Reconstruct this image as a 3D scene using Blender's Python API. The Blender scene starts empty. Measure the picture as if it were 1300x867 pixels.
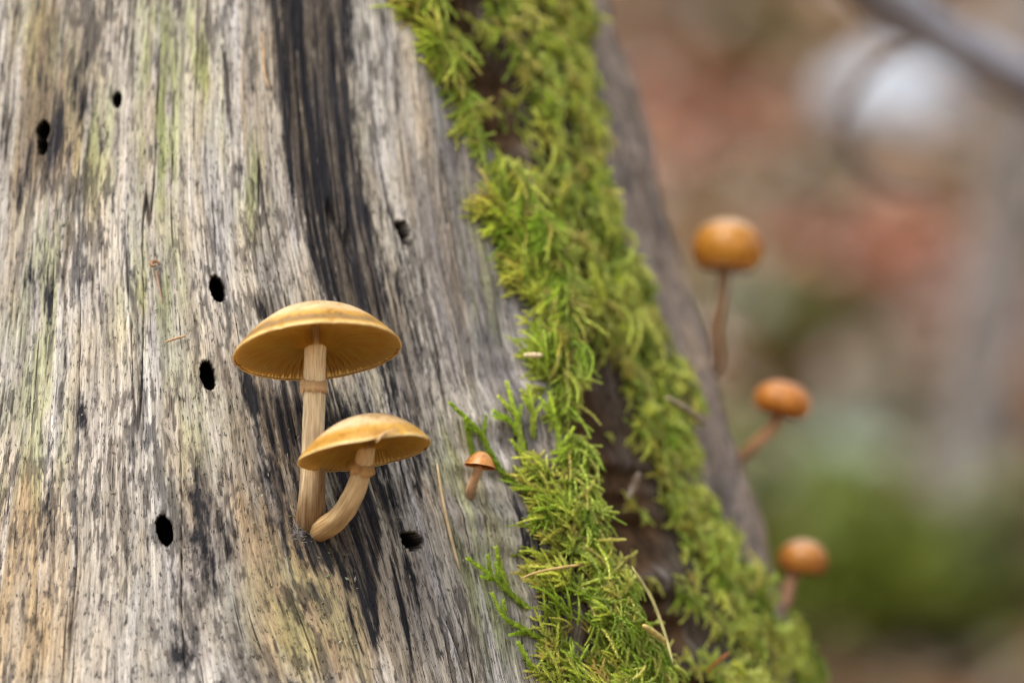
import bpy, bmesh, math, random
import numpy as np
from mathutils import Vector, Matrix

random.seed(7)
rng = np.random.default_rng(7)
scene = bpy.context.scene
C = scene.collection

# ---------------------------------------------------------------- camera
LENS, SENSOR = 150.0, 36.0
PITCH = math.radians(6.0)
DF = 0.7833                                   # camera to the plane of the mushrooms
CAM = np.array([0.0, -DF * math.cos(PITCH) - 0.002, 0.3094 - DF * math.sin(PITCH)])
cam_d = bpy.data.cameras.new('camera')
cam_d.lens = LENS
cam_d.sensor_width = SENSOR
cam_d.clip_start = 0.01
cam_d.clip_end = 300.0
cam_d.dof.use_dof = True
cam_d.dof.focus_distance = DF - 0.017
cam_d.dof.aperture_fstop = 7.2
cam_d.dof.aperture_blades = 9
cam = bpy.data.objects.new('camera', cam_d)
cam.location = CAM
cam.rotation_euler = (math.radians(90) + PITCH, 0, 0)
C.objects.link(cam)
scene.camera = cam

# ---------------------------------------------------------------- sky and soft sun (bright overcast)
SUN_FROM = Vector((-0.45, -0.42, 0.95)).normalized()
world = bpy.data.worlds.new('World')
scene.world = world
world.use_nodes = True
wn = world.node_tree
wn.nodes.clear()
w_out = wn.nodes.new('ShaderNodeOutputWorld')
w_bg = wn.nodes.new('ShaderNodeBackground')
w_sky = wn.nodes.new('ShaderNodeTexSky')
w_sky.sky_type = 'NISHITA'
w_sky.sun_disc = False
w_sky.sun_elevation = math.asin(SUN_FROM.z)
w_sky.sun_rotation = math.atan2(SUN_FROM.x, SUN_FROM.y)
w_sky.dust_density = 4.0
w_hs = wn.nodes.new('ShaderNodeHueSaturation')
w_hs.inputs['Saturation'].default_value = 0.48
w_bg.inputs['Strength'].default_value = 0.15
wn.links.new(w_sky.outputs[0], w_hs.inputs['Color'])
wn.links.new(w_hs.outputs[0], w_bg.inputs['Color'])
wn.links.new(w_bg.outputs[0], w_out.inputs['Surface'])

sun_d = bpy.data.lights.new('sun', 'SUN')
sun_d.energy = 1.35
sun_d.angle = math.radians(35)
sun_d.color = (1.0, 0.95, 0.87)
sun = bpy.data.objects.new('sun', sun_d)
sun.rotation_euler = (-SUN_FROM).to_track_quat('-Z', 'Y').to_euler()
sun.location = (-0.6, -0.6, 1.6)
C.objects.link(sun)

# ---------------------------------------------------------------- exposure
scene.view_settings.view_transform = 'Standard'
scene.view_settings.look = 'None'
scene.view_settings.gamma = 1.0
scene.view_settings.exposure = 1.02
scene.render.engine = 'CYCLES'
scene.cycles.use_denoising = True
scene.cycles.filter_width = 1.0
scene.cycles.max_bounces = 8
scene.cycles.transparent_max_bounces = 8
scene.cycles.sample_clamp_indirect = 4.0


# ================================================================ helpers
def sstep(a, b, x):
    t = np.clip((x - a) / (b - a), 0, 1)
    return t * t * (3 - 2 * t)


_TAB = np.random.default_rng(3).permutation(4096).astype(np.int64)
_ANG = np.random.default_rng(4).random(4096) * 2 * math.pi
_GC, _GS = np.cos(_ANG), np.sin(_ANG)


def noise(x, y, seed=0):
    x = np.asarray(x, float); y = np.asarray(y, float)
    ix = np.floor(x); iy = np.floor(y)
    fx = x - ix; fy = y - iy
    ix = ix.astype(np.int64); iy = iy.astype(np.int64)
    ux = fx * fx * fx * (fx * (fx * 6 - 15) + 10)
    uy = fy * fy * fy * (fy * (fy * 6 - 15) + 10)
    a0 = _TAB[(ix + seed * 57) & 4095]; a1 = _TAB[(ix + 1 + seed * 57) & 4095]

    def g(a, dx, dy):
        k = _TAB[(a + iy + dy + seed * 131) & 4095]
        return _GC[k] * (fx - dx) + _GS[k] * (fy - dy)
    n0 = g(a0, 0, 0) * (1 - ux) + g(a1, 1, 0) * ux
    n1 = g(a0, 0, 1) * (1 - ux) + g(a1, 1, 1) * ux
    return (n0 * (1 - uy) + n1 * uy) * 1.5


def fbm(x, y, octaves=4, seed=0, gain=0.5):
    s = 0; a = 1.0; tot = 0
    for o in range(octaves):
        s = s + a * noise(np.asarray(x) * 2 ** o + 17.3 * o, np.asarray(y) * 2 ** o + 9.1 * o, seed + o * 13)
        tot += a; a *= gain
    return s / tot * 1.4


def tag(o, label, cat, group=None):
    o['label'] = label
    o['category'] = cat
    if group:
        o['group'] = group
    return o


def empty(name, loc):
    o = bpy.data.objects.new(name, None)
    o.empty_display_size = 0.01
    o.location = loc
    C.objects.link(o)
    return o


def mesh_obj(name, verts, faces, mat, parent=None, smooth=True, cols=None, uv=None, origin=None):
    """verts in world space; origin moves the object's origin; parent is an empty at its own location"""
    verts = np.asarray(verts, float)
    o_at = np.array(origin if origin is not None else (0, 0, 0), float)
    if parent is not None:
        o_at = np.array(parent.parent.location if parent.parent else parent.location)
    v = verts - o_at
    me = bpy.data.meshes.new(name)
    if isinstance(faces, np.ndarray):
        n, k = faces.shape
        me.vertices.add(len(v)); me.vertices.foreach_set('co', v.astype(np.float32).ravel())
        me.loops.add(n * k); me.loops.foreach_set('vertex_index', faces.astype(np.int32).ravel())
        me.polygons.add(n)
        me.polygons.foreach_set('loop_start', np.arange(0, n * k, k, dtype=np.int32))
        me.update(calc_edges=True)
        me.validate()
    else:
        me.from_pydata([tuple(p) for p in v], [], faces)
    if smooth:
        me.polygons.foreach_set('use_smooth', np.ones(len(me.polygons), bool))
    if cols is not None:
        a = me.attributes.new('tint', 'FLOAT_COLOR', 'POINT')
        c4 = np.ones((len(v), 4), np.float32); c4[:, :3] = cols
        a.data.foreach_set('color', c4.ravel())
    if uv is not None:
        a = me.attributes.new('grain', 'FLOAT_VECTOR', 'POINT')
        u3 = np.zeros((len(v), 3), np.float32); u3[:, :uv.shape[1]] = uv
        a.data.foreach_set('vector', u3.ravel())
    if mat:
        me.materials.append(mat)
    o = bpy.data.objects.new(name, me)
    C.objects.link(o)
    if parent is not None:
        o.parent = parent
    else:
        o.location = o_at
    return o


class NT:
    def __init__(self, name):
        self.m = bpy.data.materials.new(name)
        self.m.use_nodes = True
        self.t = self.m.node_tree
        self.t.nodes.clear()
        self.out = self.n('ShaderNodeOutputMaterial')

    def n(self, typ, **kw):
        nd = self.t.nodes.new(typ)
        for k, v in kw.items():
            setattr(nd, k, v)
        return nd

    def l(self, a, b):
        self.t.links.new(a, b)

    def attr(self, name):
        return self.n('ShaderNodeAttribute', attribute_name=name)

    def mapping(self, vec, scale):
        mp = self.n('ShaderNodeMapping')
        mp.inputs['Scale'].default_value = scale
        self.l(vec, mp.inputs['Vector'])
        return mp.outputs[0]

    def noise(self, vec, scale=1.0, detail=4.0, rough=0.55, dist=0.0):
        nd = self.n('ShaderNodeTexNoise')
        nd.inputs['Scale'].default_value = scale
        nd.inputs['Detail'].default_value = detail
        nd.inputs['Roughness'].default_value = rough
        nd.inputs['Distortion'].default_value = dist
        self.l(vec, nd.inputs['Vector'])
        return nd.outputs['Fac']

    def ramp(self, fac, stops, interp='LINEAR'):
        nd = self.n('ShaderNodeValToRGB')
        nd.color_ramp.interpolation = interp
        el = nd.color_ramp.elements
        while len(el) < len(stops):
            el.new(0.5)
        for e, (p, c) in zip(el, stops):
            e.position = p
            e.color = (*c, 1) if len(c) == 3 else c
        self.l(fac, nd.inputs[0])
        return nd.outputs[0]

    def mix(self, fac, a, b, mode='MIX'):
        nd = self.n('ShaderNodeMix', data_type='RGBA', blend_type=mode)
        for sock, val in ((nd.inputs[0], fac), (nd.inputs[6], a), (nd.inputs[7], b)):
            if isinstance(val, bpy.types.NodeSocket):
                self.l(val, sock)
            elif isinstance(val, (int, float)):
                sock.default_value = val
            else:
                sock.default_value = (*val, 1)
        return nd.outputs[2]

    def bump(self, h, strength=0.5, dist=0.0002, normal=None):
        nd = self.n('ShaderNodeBump')
        nd.inputs['Strength'].default_value = strength
        nd.inputs['Distance'].default_value = dist
        self.l(h, nd.inputs['Height'])
        if normal is not None:
            self.l(normal, nd.inputs['Normal'])
        return nd.outputs[0]

    def bsdf(self, color, rough=0.6, spec=0.5, normal=None, sss=0.0, sss_r=(0.003, 0.0015, 0.0006), coat=0.0, trans=0.0, trans_col=None):
        p = self.n('ShaderNodeBsdfPrincipled')
        for sock, val in ((p.inputs['Base Color'], color), (p.inputs['Roughness'], rough)):
            if isinstance(val, bpy.types.NodeSocket):
                self.l(val, sock)
            elif isinstance(val, (int, float)):
                sock.default_value = val
            else:
                sock.default_value = (*val, 1)
        p.inputs['Specular IOR Level'].default_value = spec
        p.inputs['Subsurface Weight'].default_value = sss
        p.inputs['Subsurface Radius'].default_value = sss_r
        p.inputs['Subsurface Scale'].default_value = 1.0
        p.inputs['Coat Weight'].default_value = coat
        p.inputs['Coat Roughness'].default_value = 0.25
        if normal is not None:
            self.l(normal, p.inputs['Normal'])
        res = p.outputs[0]
        if trans > 0:
            t = self.n('ShaderNodeBsdfTranslucent')
            tc = trans_col if trans_col is not None else color
            if isinstance(tc, bpy.types.NodeSocket):
                self.l(tc, t.inputs[0])
            else:
                t.inputs[0].default_value = (*tc, 1)
            mx = self.n('ShaderNodeMixShader')
            mx.inputs[0].default_value = trans
            self.l(res, mx.inputs[1]); self.l(t.outputs[0], mx.inputs[2])
            res = mx.outputs[0]
        self.l(res, self.out.inputs['Surface'])
        return self.m


# ================================================================ photograph -> place
CP, SP = math.cos(PITCH), math.sin(PITCH)


def ray(px, py):
    px = np.asarray(px, float); py = np.asarray(py, float)
    k = SENSOR / LENS / 1300.0
    a = (px - 650) * k
    b = -(py - 433.5) * k
    return np.stack([a, CP - SP * b, SP + CP * b], -1)     # unit depth along the view axis


def at(px, py, depth):
    return CAM + ray(px, py) * np.asarray(depth)[..., None]


def depth_of(p):
    d = np.asarray(p) - CAM
    return d[..., 1] * CP + d[..., 2] * SP


PXM = SENSOR / LENS / 1300.0 * DF        # metres per photo pixel at the focus distance

# ================================================================ the stump's surface
AX, AY = -0.0700, 0.1035
ZC = 0.318
RM = 0.1127


def r_cone(z):
    s = np.asarray(z, float) - ZC
    up = np.where(s > 0.085, 0.085 + 0.06 * (1 - np.exp(-(s - 0.085) / 0.06)), s)
    low = np.where(s < -0.12, (s + 0.12) ** 2 * 1.1, 0)
    return RM - 0.27 * up + low


def lumps(th, z):
    u = th * RM
    return 0.0022 * fbm(u * 28 + 3, z * 9, 3, 5) + 0.0010 * fbm(u * 85, z * 8, 2, 9)


def r0(th, z):
    return r_cone(z) + lumps(th, z)


def cast(px, py, rfun=r0, dmax=DF + .25):
    """photo point -> (theta, z, depth) on the stump"""
    px, py = np.broadcast_arrays(np.atleast_1d(np.asarray(px, float)), np.atleast_1d(np.asarray(py, float)))
    d = ray(px, py)

    def f(t):
        p = CAM + d[:, None, :] * t[..., None]
        th = np.arctan2(p[..., 0] - AX, -(p[..., 1] - AY))
        return np.hypot(p[..., 0] - AX, p[..., 1] - AY) - rfun(th, p[..., 2])
    lo = np.full(px.shape, DF - .11); hi = np.full(px.shape, dmax)
    for rnd in range(3):                                   # nested march: first crossing, else the closest approach
        w = np.linspace(0, 1, 120)[None]
        t = lo[:, None] * (1 - w) + hi[:, None] * w
        v = f(t)
        neg = v <= 0
        k = np.where(neg.any(1), neg.argmax(1), v.argmin(1) + 0)
        k = np.clip(k, 1, 119)
        i = np.arange(len(px))
        lo, hi = t[i, k - 1], t[i, k]
    t = (lo + hi) / 2
    p = CAM + d * t[..., None]
    return np.arctan2(p[..., 0] - AX, -(p[..., 1] - AY)), p[..., 2], t


def line(pts, extend=0.03):
    """photo polyline -> theta(z), extra(z) as interpolators over z"""
    a = np.array(pts, float)
    th, z, _ = cast(a[:, 0], a[:, 1])
    o = np.argsort(z)
    th, z, a = th[o], z[o], a[o]
    ex = a[:, 2:] if a.shape[1] > 2 else None
    return z, th, ex


# long dark split down the right flank
GZ, GT, GE = line([(575, 0, 18), (600, 80, 22), (645, 180, 22), (676, 250, 7), (702, 320, 4), (726, 400, 9), (742, 460, 22), (765, 580, 30),
                   (806, 720, 30), (862, 867, 36)])
GW = GE[:, 0]


def groove(th, z):
    """0..1 depth of the split"""
    tc = np.interp(z, GZ, GT); hw = np.interp(z, GZ, GW) * 0.00030 * (1 + .6 * fbm(z * 70, z * 0 + 1.1, 3, 72))
    tc = tc + 0.03 * fbm(z * 45, z * 0 + 2.2, 3, 71)
    d = (th - tc) * RM / hw
    dd = np.where(d < 0, d * 1.5, d * 0.75)
    fade = sstep(0.21, 0.235, z) * (1 - sstep(0.40, 0.47, z))
    return np.exp(-np.abs(dd) ** 2.6) * fade, d


def r1(th, z):
    """surface with the split, without grain"""
    g, d = groove(th, z)
    lip = 0.0035 * np.exp(-((d + 1.6) / 1.1) ** 2) * (1 - sstep(0.30, 0.36, z))
    drop = -0.004 * sstep(0, 2, d) * sstep(1.9, 1.5, th) * (1 - sstep(0.40, 0.47, z)) * sstep(0.2, 0.24, z)
    rough = sstep(1.0, 1.25, th) * (1 - sstep(2.4, 3.0, th)) * (.0026 * fbm(th * 9, z * 34, 4, 75) + .0014 * np.abs(fbm(th * 26, z * 60, 3, 76)))
    return r0(th, z) - 0.017 * g + lip + drop + rough


def surf(th, z, off=0.0, rfun=r1):
    r = rfun(th, z) + off
    return np.stack([AX + r * np.sin(th), AY - r * np.cos(th), z * np.ones_like(r)], -1)


def frame(th, z):
    e = 1e-3
    th = np.asarray(th, float); z = np.asarray(z, float)
    pu = surf(th + e, z, rfun=r0) - surf(th - e, z, rfun=r0)
    pv = surf(th, z + e, rfun=r0) - surf(th, z - e, rfun=r0)
    s = pu / np.linalg.norm(pu, axis=-1, keepdims=True)
    t = pv / np.linalg.norm(pv, axis=-1, keepdims=True)
    n = np.cross(s, t)
    n /= np.linalg.norm(n, axis=-1, keepdims=True)
    return s, t, n


WOB, ZJ = [], []


def streak(th, z, pts, soft=0.5, endfade=0.006, wob=0.35, seed=None):
    """soft-edged mark following the grain, drawn through points on the stump"""
    if not WOB:
        for q in range(3):
            WOB.append(fbm(grain_u(th, z) * 480, z * 13, 4, 41 + q, .6)); ZJ.append(0.007 * fbm(grain_u(th, z) * 600, z * 5, 3, 91 + q))
    q = len(pts) * 7 % 3 if seed is None else seed
    zz, tt, ee = line(pts)
    out = np.zeros(len(th))
    mx = ee.max() * PXM / RM * 3.5 * 1.8
    sel = np.where((z > zz[0] - endfade - .008) & (z < zz[-1] + endfade + .008) & (th > tt.min() - mx) & (th < tt.max() + mx))[0]
    th, z = th[sel], z[sel]
    tc = np.interp(z, zz, tt)
    hw = np.interp(z, zz, ee[:, 0]) * PXM / np.maximum(np.cos(tc), 0.3)
    d = np.abs(th - tc) * RM / hw
    d = d + wob * WOB[q][sel]
    m = 1 - sstep(1 - soft, 1 + soft, d)
    zj = ZJ[q][sel]
    m = m * sstep(zz[0] - endfade, zz[0] + endfade, z + zj) * (1 - sstep(zz[-1] - endfade, zz[-1] + endfade, z + zj))
    out[sel] = m
    return out


def grain_u(th, z):
    """coordinate across the grain: the fibres swing to the right low on the stump"""
    u = th * RM
    zz = np.clip(z, 0.2, 0.42)
    win = sstep(-.11, -.06, u) * (1 - sstep(.17, .22, u))
    k = 0.20 * np.exp(-((u - 0.040) / 0.028) ** 2)
    s = np.clip(0.335 - zz, 0, None)
    u2 = u - k * s * s / (s + 0.02)
    u2 = u2 + win * (0.0018 * fbm(u * 22, z * 10, 2, 33) + 0.0003 * fbm(u * 120, z * 40, 2, 34))
    return u2


# beetle holes: photo x, y, half width, half height, tilt (deg), depth m
HOLES = [(55, 166, 10.5, 12, 0, 0.007), (54, 185, 8, 13, 6, 0.007), (149, 127, 6.5, 10, 0, 0.004),
         (276, 367, 9, 17.5, 12, 0.010), (264, 477, 8.5, 19, 10, 0.010), (209, 673, 9, 19, 12, 0.010),
         (522, 686, 13, 11, -18, 0.024), (513, 291, 8, 11, 8, 0.016), (517, 303, 6, 10, 15, 0.016)]


def build_stump_mesh():
    d2 = math.radians
    th = np.concatenate([np.arange(d2(-180), d2(-33) - .02, d2(2.2)), np.arange(d2(-33), d2(46), 0.00170), np.arange(d2(46), d2(104), 0.0042),
                         np.arange(d2(104), d2(180) - .02, d2(2.2))])
    z = np.concatenate([np.arange(-0.02, 0.225, 0.005), np.arange(0.225, 0.236, 0.001), np.arange(0.236, 0.398, 0.00042),
                        np.arange(0.398, 0.41, 0.001), np.arange(0.41, 0.70, 0.004)])
    nt, nz = len(th), len(z)
    TH, Z = np.meshgrid(th, z)
    TH = TH.ravel(); Z = Z.ravel()
    U0 = TH * RM
    for _k in range(5):                                   # columns follow the fibres
        TH = TH - (grain_u(TH, Z) - U0) / RM * .9
    R = r1(TH, Z)
    u = TH * RM
    ug = grain_u(TH, Z)
    g, gd = groove(TH, Z)
    # --- relief
    R = R + sstep(.1, .6, g) * (.0035 * fbm(u * 160, Z * 60, 4, 77))
    rid = fbm(ug * 190, Z * 5, 3, 11)
    fib = fbm(ug * 850, Z * 15, 3, 12)
    cr1 = np.abs(noise(ug * 230 + 5, Z * 6, 21)); cr2 = np.abs(noise(ug * 460 + 1, Z * 11, 22))
    reg = sstep(-0.25, 0.35, fbm(u * 60, Z * 25, 3, 23))
    crack = (1 - sstep(0.0, 0.032, cr1)) * sstep(-0.1, 0.25, noise(ug * 90, Z * 18, 24))
    crack2 = (1 - sstep(0.0, 0.07, cr2)) * sstep(0.0, 0.3, noise(ug * 160, Z * 40, 25)) * (0.4 + 0.6 * reg)
    pit = fbm(ug * 1500, Z * 330, 2, 26)
    R = R + 0.00045 * rid + 0.00014 * fib - 0.0016 * crack - 0.0006 * crack2 + 0.00010 * pit

    # --- colour of the weathered wood (stains, mould, algae, and some painted mushroom shade)
    S = lambda pts, **k: streak(TH, Z, pts, **k)
    pale = np.array([.36, .338, .298]); tan = np.array([.335, .25, .15]); cool = np.array([.165, .152, .150])
    dark = np.array([.016, .0155, .0185]); alg = np.array([.255, .28, .115]); brown = np.array([.135, .098, .068])
    t1 = fbm(ug * 300, Z * 11, 4, 51, 0.62)
    t2 = fbm(ug * 110, Z * 10, 3, 52)
    t3 = fbm(ug * 800, Z * 34, 3, 53, 0.68)
    col = np.ones((len(u), 3)) * pale
    lerp = lambda c, m: col * (1 - np.clip(m, 0, 1)[:, None]) + np.asarray(c) * np.clip(m, 0, 1)[:, None]
    # broad tone by place
    m_tan = 0.25 + 0.75 * np.maximum.reduce([
        S([(345, 640, 50), (380, 740, 70), (420, 867, 85)], soft=.8), S([(20, 600, 40), (40, 867, 60)], soft=.8),
        S([(300, 60, 18), (315, 200, 20), (325, 330, 15)], soft=.8), S([(350, 480, 30), (360, 600, 30)], soft=.8),
        S([(515, 60, 14), (550, 200, 14), (585, 400, 12)], soft=.8),
        S([(60, 0, 50), (50, 230, 60)], soft=.8), S([(205, 470, 12), (235, 620, 14), (225, 867, 14)], soft=.8)])
    col = lerp(tan, m_tan * sstep(-0.45, 0.55, t2 + 0.5 * t1 + 0.25))
    m_cool = np.maximum.reduce([
        S([(560, 60, 40), (610, 230, 45), (645, 360, 50), (660, 500, 60), (680, 700, 50), (720, 867, 50)], soft=.8),
        S([(480, 380, 26), (520, 500, 20)], soft=.7), S([(530, 200, 20), (590, 480, 22)], soft=.8),
        0.35 * S([(30, 280, 40), (40, 440, 40)], soft=.8)])
    col = lerp(cool, 0.92 * m_cool * sstep(-0.5, 0.35, t2 + 0.4 * t3))
    m_br = np.maximum.reduce([S([(70, 0, 34), (60, 110, 46), (45, 230, 50)], soft=.7),
                              0.8 * S([(355, 470, 34), (365, 560, 36), (385, 690, 40)], soft=.7),
                              0.7 * S([(250, 560, 22), (262, 700, 30), (240, 860, 24)], soft=.8),
                              0.55 * S([(470, 690, 60), (500, 800, 50)], soft=.8)])
    col = lerp(brown, m_br * sstep(-0.55, 0.45, t1 + 0.6 * t3 + 0.1))
    m_alg = np.maximum.reduce([
        S([(200, 0, 26), (205, 140, 26), (200, 260, 24)], soft=.8, endfade=.01), S([(318, 200, 18), (322, 270, 18)], soft=.8, endfade=.01),
        S([(245, 0, 14), (262, 130, 14)], soft=.8), 0.8 * S([(130, 120, 22), (120, 250, 22)], soft=.8, endfade=.01),
        0.9 * S([(200, 310, 34), (190, 420, 40)], soft=.9, endfade=.012), 0.7 * S([(565, 540, 22), (600, 690, 32), (640, 830, 26)], soft=.8),
        0.5 * S([(590, 230, 14), (620, 420, 16)], soft=.8), 0.6 * S([(55, 280, 30), (40, 620, 34)], soft=.9),
        0.5 * S([(370, 720, 50), (400, 860, 50)], soft=.9)])
    m_alg = np.maximum(m_alg, .45 * (1 - sstep(.25, .5, u / RM)) * sstep(-.1, .5, fbm(u * 30, Z * 14, 3, 59)))
    col = lerp(alg, 0.9 * m_alg * sstep(-0.35, 0.30, fbm(ug * 330, Z * 60, 3, 58) + 0.15))
    # bleached ribs
    col = lerp((.50, .48, .455), 0.55 * sstep(0.12, 0.5, t1 - 0.3 * t2) * (1 - 0.75 * m_cool) * (1 - 0.6 * m_br))
    # fibre tone
    col = col * (1 + 0.42 * np.clip(t3, -1, 1))[:, None] * (1 + 0.22 * np.clip(rid, -1, 1))[:, None]
    # dark stains and mould, with shade painted in around the mushrooms
    n_br = sstep(-0.55, 0.1, t1 * 0.8 + t3 * 0.7 + 0.15)
    m_dk = np.maximum.reduce([
        S([(384, -60, 66), (390, 40, 64), (397, 120, 60), (408, 200, 56), (428, 290, 52), (442, 355, 44), (452, 405, 32)], soft=.30, wob=.30) * 1.22 * (0.88 + 0.12 * sstep(-.35, .1, t3 + .6 * t1)),
        S([(437, 150, 12), (452, 260, 16), (468, 350, 12), (490, 420, 8)], soft=.5),
        S([(328, 355, 8), (332, 398, 9)], soft=.5, endfade=.003),
        S([(436, 500, 22), (446, 600, 30), (452, 660, 30), (464, 730, 16), (474, 800, 6)], soft=.3) * (0.75 + 0.25 * n_br),  # stain beside the tall stem, with the shade there painted in
        1.15 * S([(335, 470, 34), (350, 520, 34), (356, 560, 24)], soft=.6) * (.6 + .4 * n_br), 0.8 * S([(420, 480, 50), (440, 540, 60), (455, 600, 60), (470, 680, 40)], soft=.7) * n_br,  # first streak: shadow below the big cap, painted on; second: stain
        0.75 * S([(470, 330, 50), (490, 420, 40), (515, 520, 34), (530, 640, 26)], soft=.8) * n_br, 0.7 * S([(350, 560, 34), (365, 640, 34), (390, 720, 30)], soft=.8) * n_br,
        S([(505, 600, 9), (512, 665, 8)], soft=.6) * n_br,
        S([(514, 700, 8), (522, 740, 8), (533, 792, 3)], soft=.4),
        S([(492, 640, 5), (505, 740, 5), (525, 867, 3)], soft=.5) * n_br,
        S([(72, 100, 8), (74, 170, 12), (62, 200, 12)], soft=.6) * (0.4 + 0.6 * n_br),
        S([(104, 95, 12), (99, 165, 12)], soft=.6) * n_br,
        S([(112, 55, 5), (108, 110, 6)], soft=.6), S([(12, 130, 8), (5, 190, 8)], soft=.6) * n_br,
        S([(30, 200, 18), (20, 260, 16)], soft=.8) * n_br,
        S([(104, 500, 9), (106, 545, 9)], soft=.8, endfade=.003), S([(84, 440, 4), (80, 480, 4)], soft=.6),
        0.62 * S([(250, 590, 18), (268, 690, 22), (262, 740, 22), (236, 800, 18), (225, 867, 14)], soft=.9) * n_br,
        S([(272, 640, 6), (280, 700, 6)], soft=.6), S([(65, 330, 5), (60, 400, 6)], soft=.7) * n_br,
        0.6 * S([(55, 620, 10), (65, 720, 14)], soft=.8) * n_br, 0.7 * S([(40, 330, 22), (45, 400, 26)], soft=.9) * n_br,
        0.6 * S([(300, 130, 4), (318, 330, 4)], soft=.7), S([(285, 80, 3), (293, 180, 4)], soft=.7),
        0.75 * S([(650, 300, 18), (676, 380, 20), (690, 430, 18)], soft=.8) * n_br,
        0.7 * S([(650, 600, 24), (664, 700, 20)], soft=.7) * n_br, 0.6 * S([(520, 400, 12), (545, 540, 10)], soft=.8) * n_br,
        0.8 * S([(395, 700, 8), (410, 780, 8)], soft=.7) * n_br, 1.1 * S([(384, 640, 20), (398, 676, 24), (410, 706, 15)], soft=.6, endfade=.003), 0.8 * S([(430, 700, 6), (450, 800, 4)], soft=.7) * n_br])  # middle streak: contact shadow painted at the stem base
    speck = sstep(0.20, 0.38, fbm(ug * 950, Z * 170, 3, 61, 0.62) + 0.42 * fbm(u * 55, Z * 30, 3, 62))
    speck2 = sstep(0.26, 0.46, fbm(ug * 420, Z * 48, 4, 63, 0.68) + 0.42 * fbm(u * 45, Z * 22, 3, 64))
    front = 1 - 0.6 * m_cool
    fb = fbm(ug * 950, Z * 210, 4, 66, .75) * .9 + .6 * t3
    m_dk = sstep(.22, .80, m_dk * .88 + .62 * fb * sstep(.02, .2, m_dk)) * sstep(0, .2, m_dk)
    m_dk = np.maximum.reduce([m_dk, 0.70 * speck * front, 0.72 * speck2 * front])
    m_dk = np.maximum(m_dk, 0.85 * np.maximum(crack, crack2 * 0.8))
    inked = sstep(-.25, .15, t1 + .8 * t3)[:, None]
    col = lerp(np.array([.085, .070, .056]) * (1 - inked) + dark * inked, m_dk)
    # damp rotten wood in the split and under the moss
    under = sstep(0, 0.06, TH - np.interp(Z, MLZ, MLT)) * sstep(0, 0.05, np.interp(Z, MRZ, MRT) - TH)
    col = lerp((.072, .048, .032), 0.92 * under * sstep(-0.9, 0.0, t1 + t3))
    col = lerp(np.array([.105, .058, .027]) * (1 + .7 * np.clip(fbm(u * 300, Z * 120, 3, 78), -1, 1))[:, None], 0.95 * sstep(0.03, 0.3, g))
    edge = sstep(0.0, 0.05, TH - np.interp(Z, MRZ, MRT))
    col = lerp((.33, .25, .19) * (1 + 0.6 * np.clip(t1, -1, 1))[:, None], 0.8 * edge * (1 - m_dk))
    # --- beetle holes
    for (hx, hy, a, b, tilt, dep) in HOLES:
        t0, z0, _ = cast(hx, hy)
        ca, sa = math.cos(math.radians(tilt)), math.sin(math.radians(tilt))
        cth = max(math.cos(t0[0]), .35)
        near = np.where((np.abs(TH - t0[0]) < 0.05) & (np.abs(Z - z0[0]) < 0.006))[0]
        du = (TH[near] - t0[0]) * RM; dz = Z[near] - z0[0]
        x = (du * ca + dz * sa) / (a * PXM * (0.6 + 0.4 / cth)); y = (-du * sa + dz * ca) / (b * PXM)
        q = np.sqrt(x * x + y * y) + 0.04 * noise(np.arctan2(y, x) * 1.6 + 4, np.full(len(x), hx * 1.7), 3) + .02 * noise(np.arctan2(y, x) * 5 + 9, np.full(len(x), hx * .7), 4)
        ins = 1 - sstep(0.93, 1.07, q)
        lipm = np.exp(-((q - 1.12) / 0.12) ** 2)
        rim_k = np.where((q > 0.86) & (q < 1.16), 1.02 / np.maximum(q, .1), 1.0)       # crisp rim: pull grid points onto it
        TH[near] = t0[0] + (TH[near] - t0[0]) * rim_k
        Z[near] = z0[0] + (Z[near] - z0[0]) * rim_k
        R[near] = np.minimum(R[near], R[near] * (1 - ins) + ins * (r1(t0, z0)[0] - dep * (0.55 + 0.45 * (1 - np.clip(q, 0, 1) ** 4)))) + 0.0001 * lipm
        insc = 1 - sstep(1.03, 1.16, q)
        col[near] = col[near] * (1 - insc)[:, None] + np.array([.016, .011, .008]) * insc[:, None]
    # broken top
    topk = sstep(0.60, 0.70, Z)
    Zt = Z - topk * (0.05 + 0.05 * fbm(TH * 3, TH * 0 + 4, 3, 81))
    v = np.stack([AX + R * np.sin(TH), AY - R * np.cos(TH), Zt], -1)
    idx = np.arange(nt * nz).reshape(nz, nt)
    nx = np.roll(idx, -1, axis=1)
    f = np.stack([idx[:-1], nx[:-1], nx[1:], idx[1:]], -1).reshape(-1, 4)
    col = np.clip(col, 0.004, 0.75)
    return v, f, col, np.stack([ug, Z, u], -1), (nt, nz)


# ---- moss borders (photo outline laid on the stump)
ML = [(478, -60), (505, 0), (548, 90), (600, 170), (618, 250), (640, 330), (672, 405), (672, 440), (662, 470), (684, 540), (655, 610),
      (672, 660), (662, 720), (690, 800), (700, 880), (715, 960)]
MR = [(732, -60), (742, 0), (757, 130), (775, 270), (825, 380), (858, 470), (885, 570), (925, 660), (962, 730), (985, 790), (1004, 867), (1020, 930)]
MLZ, MLT, _ = line(ML)
MRZ, MRT, _ = line([(x + 10, y) for x, y in MR])

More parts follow.
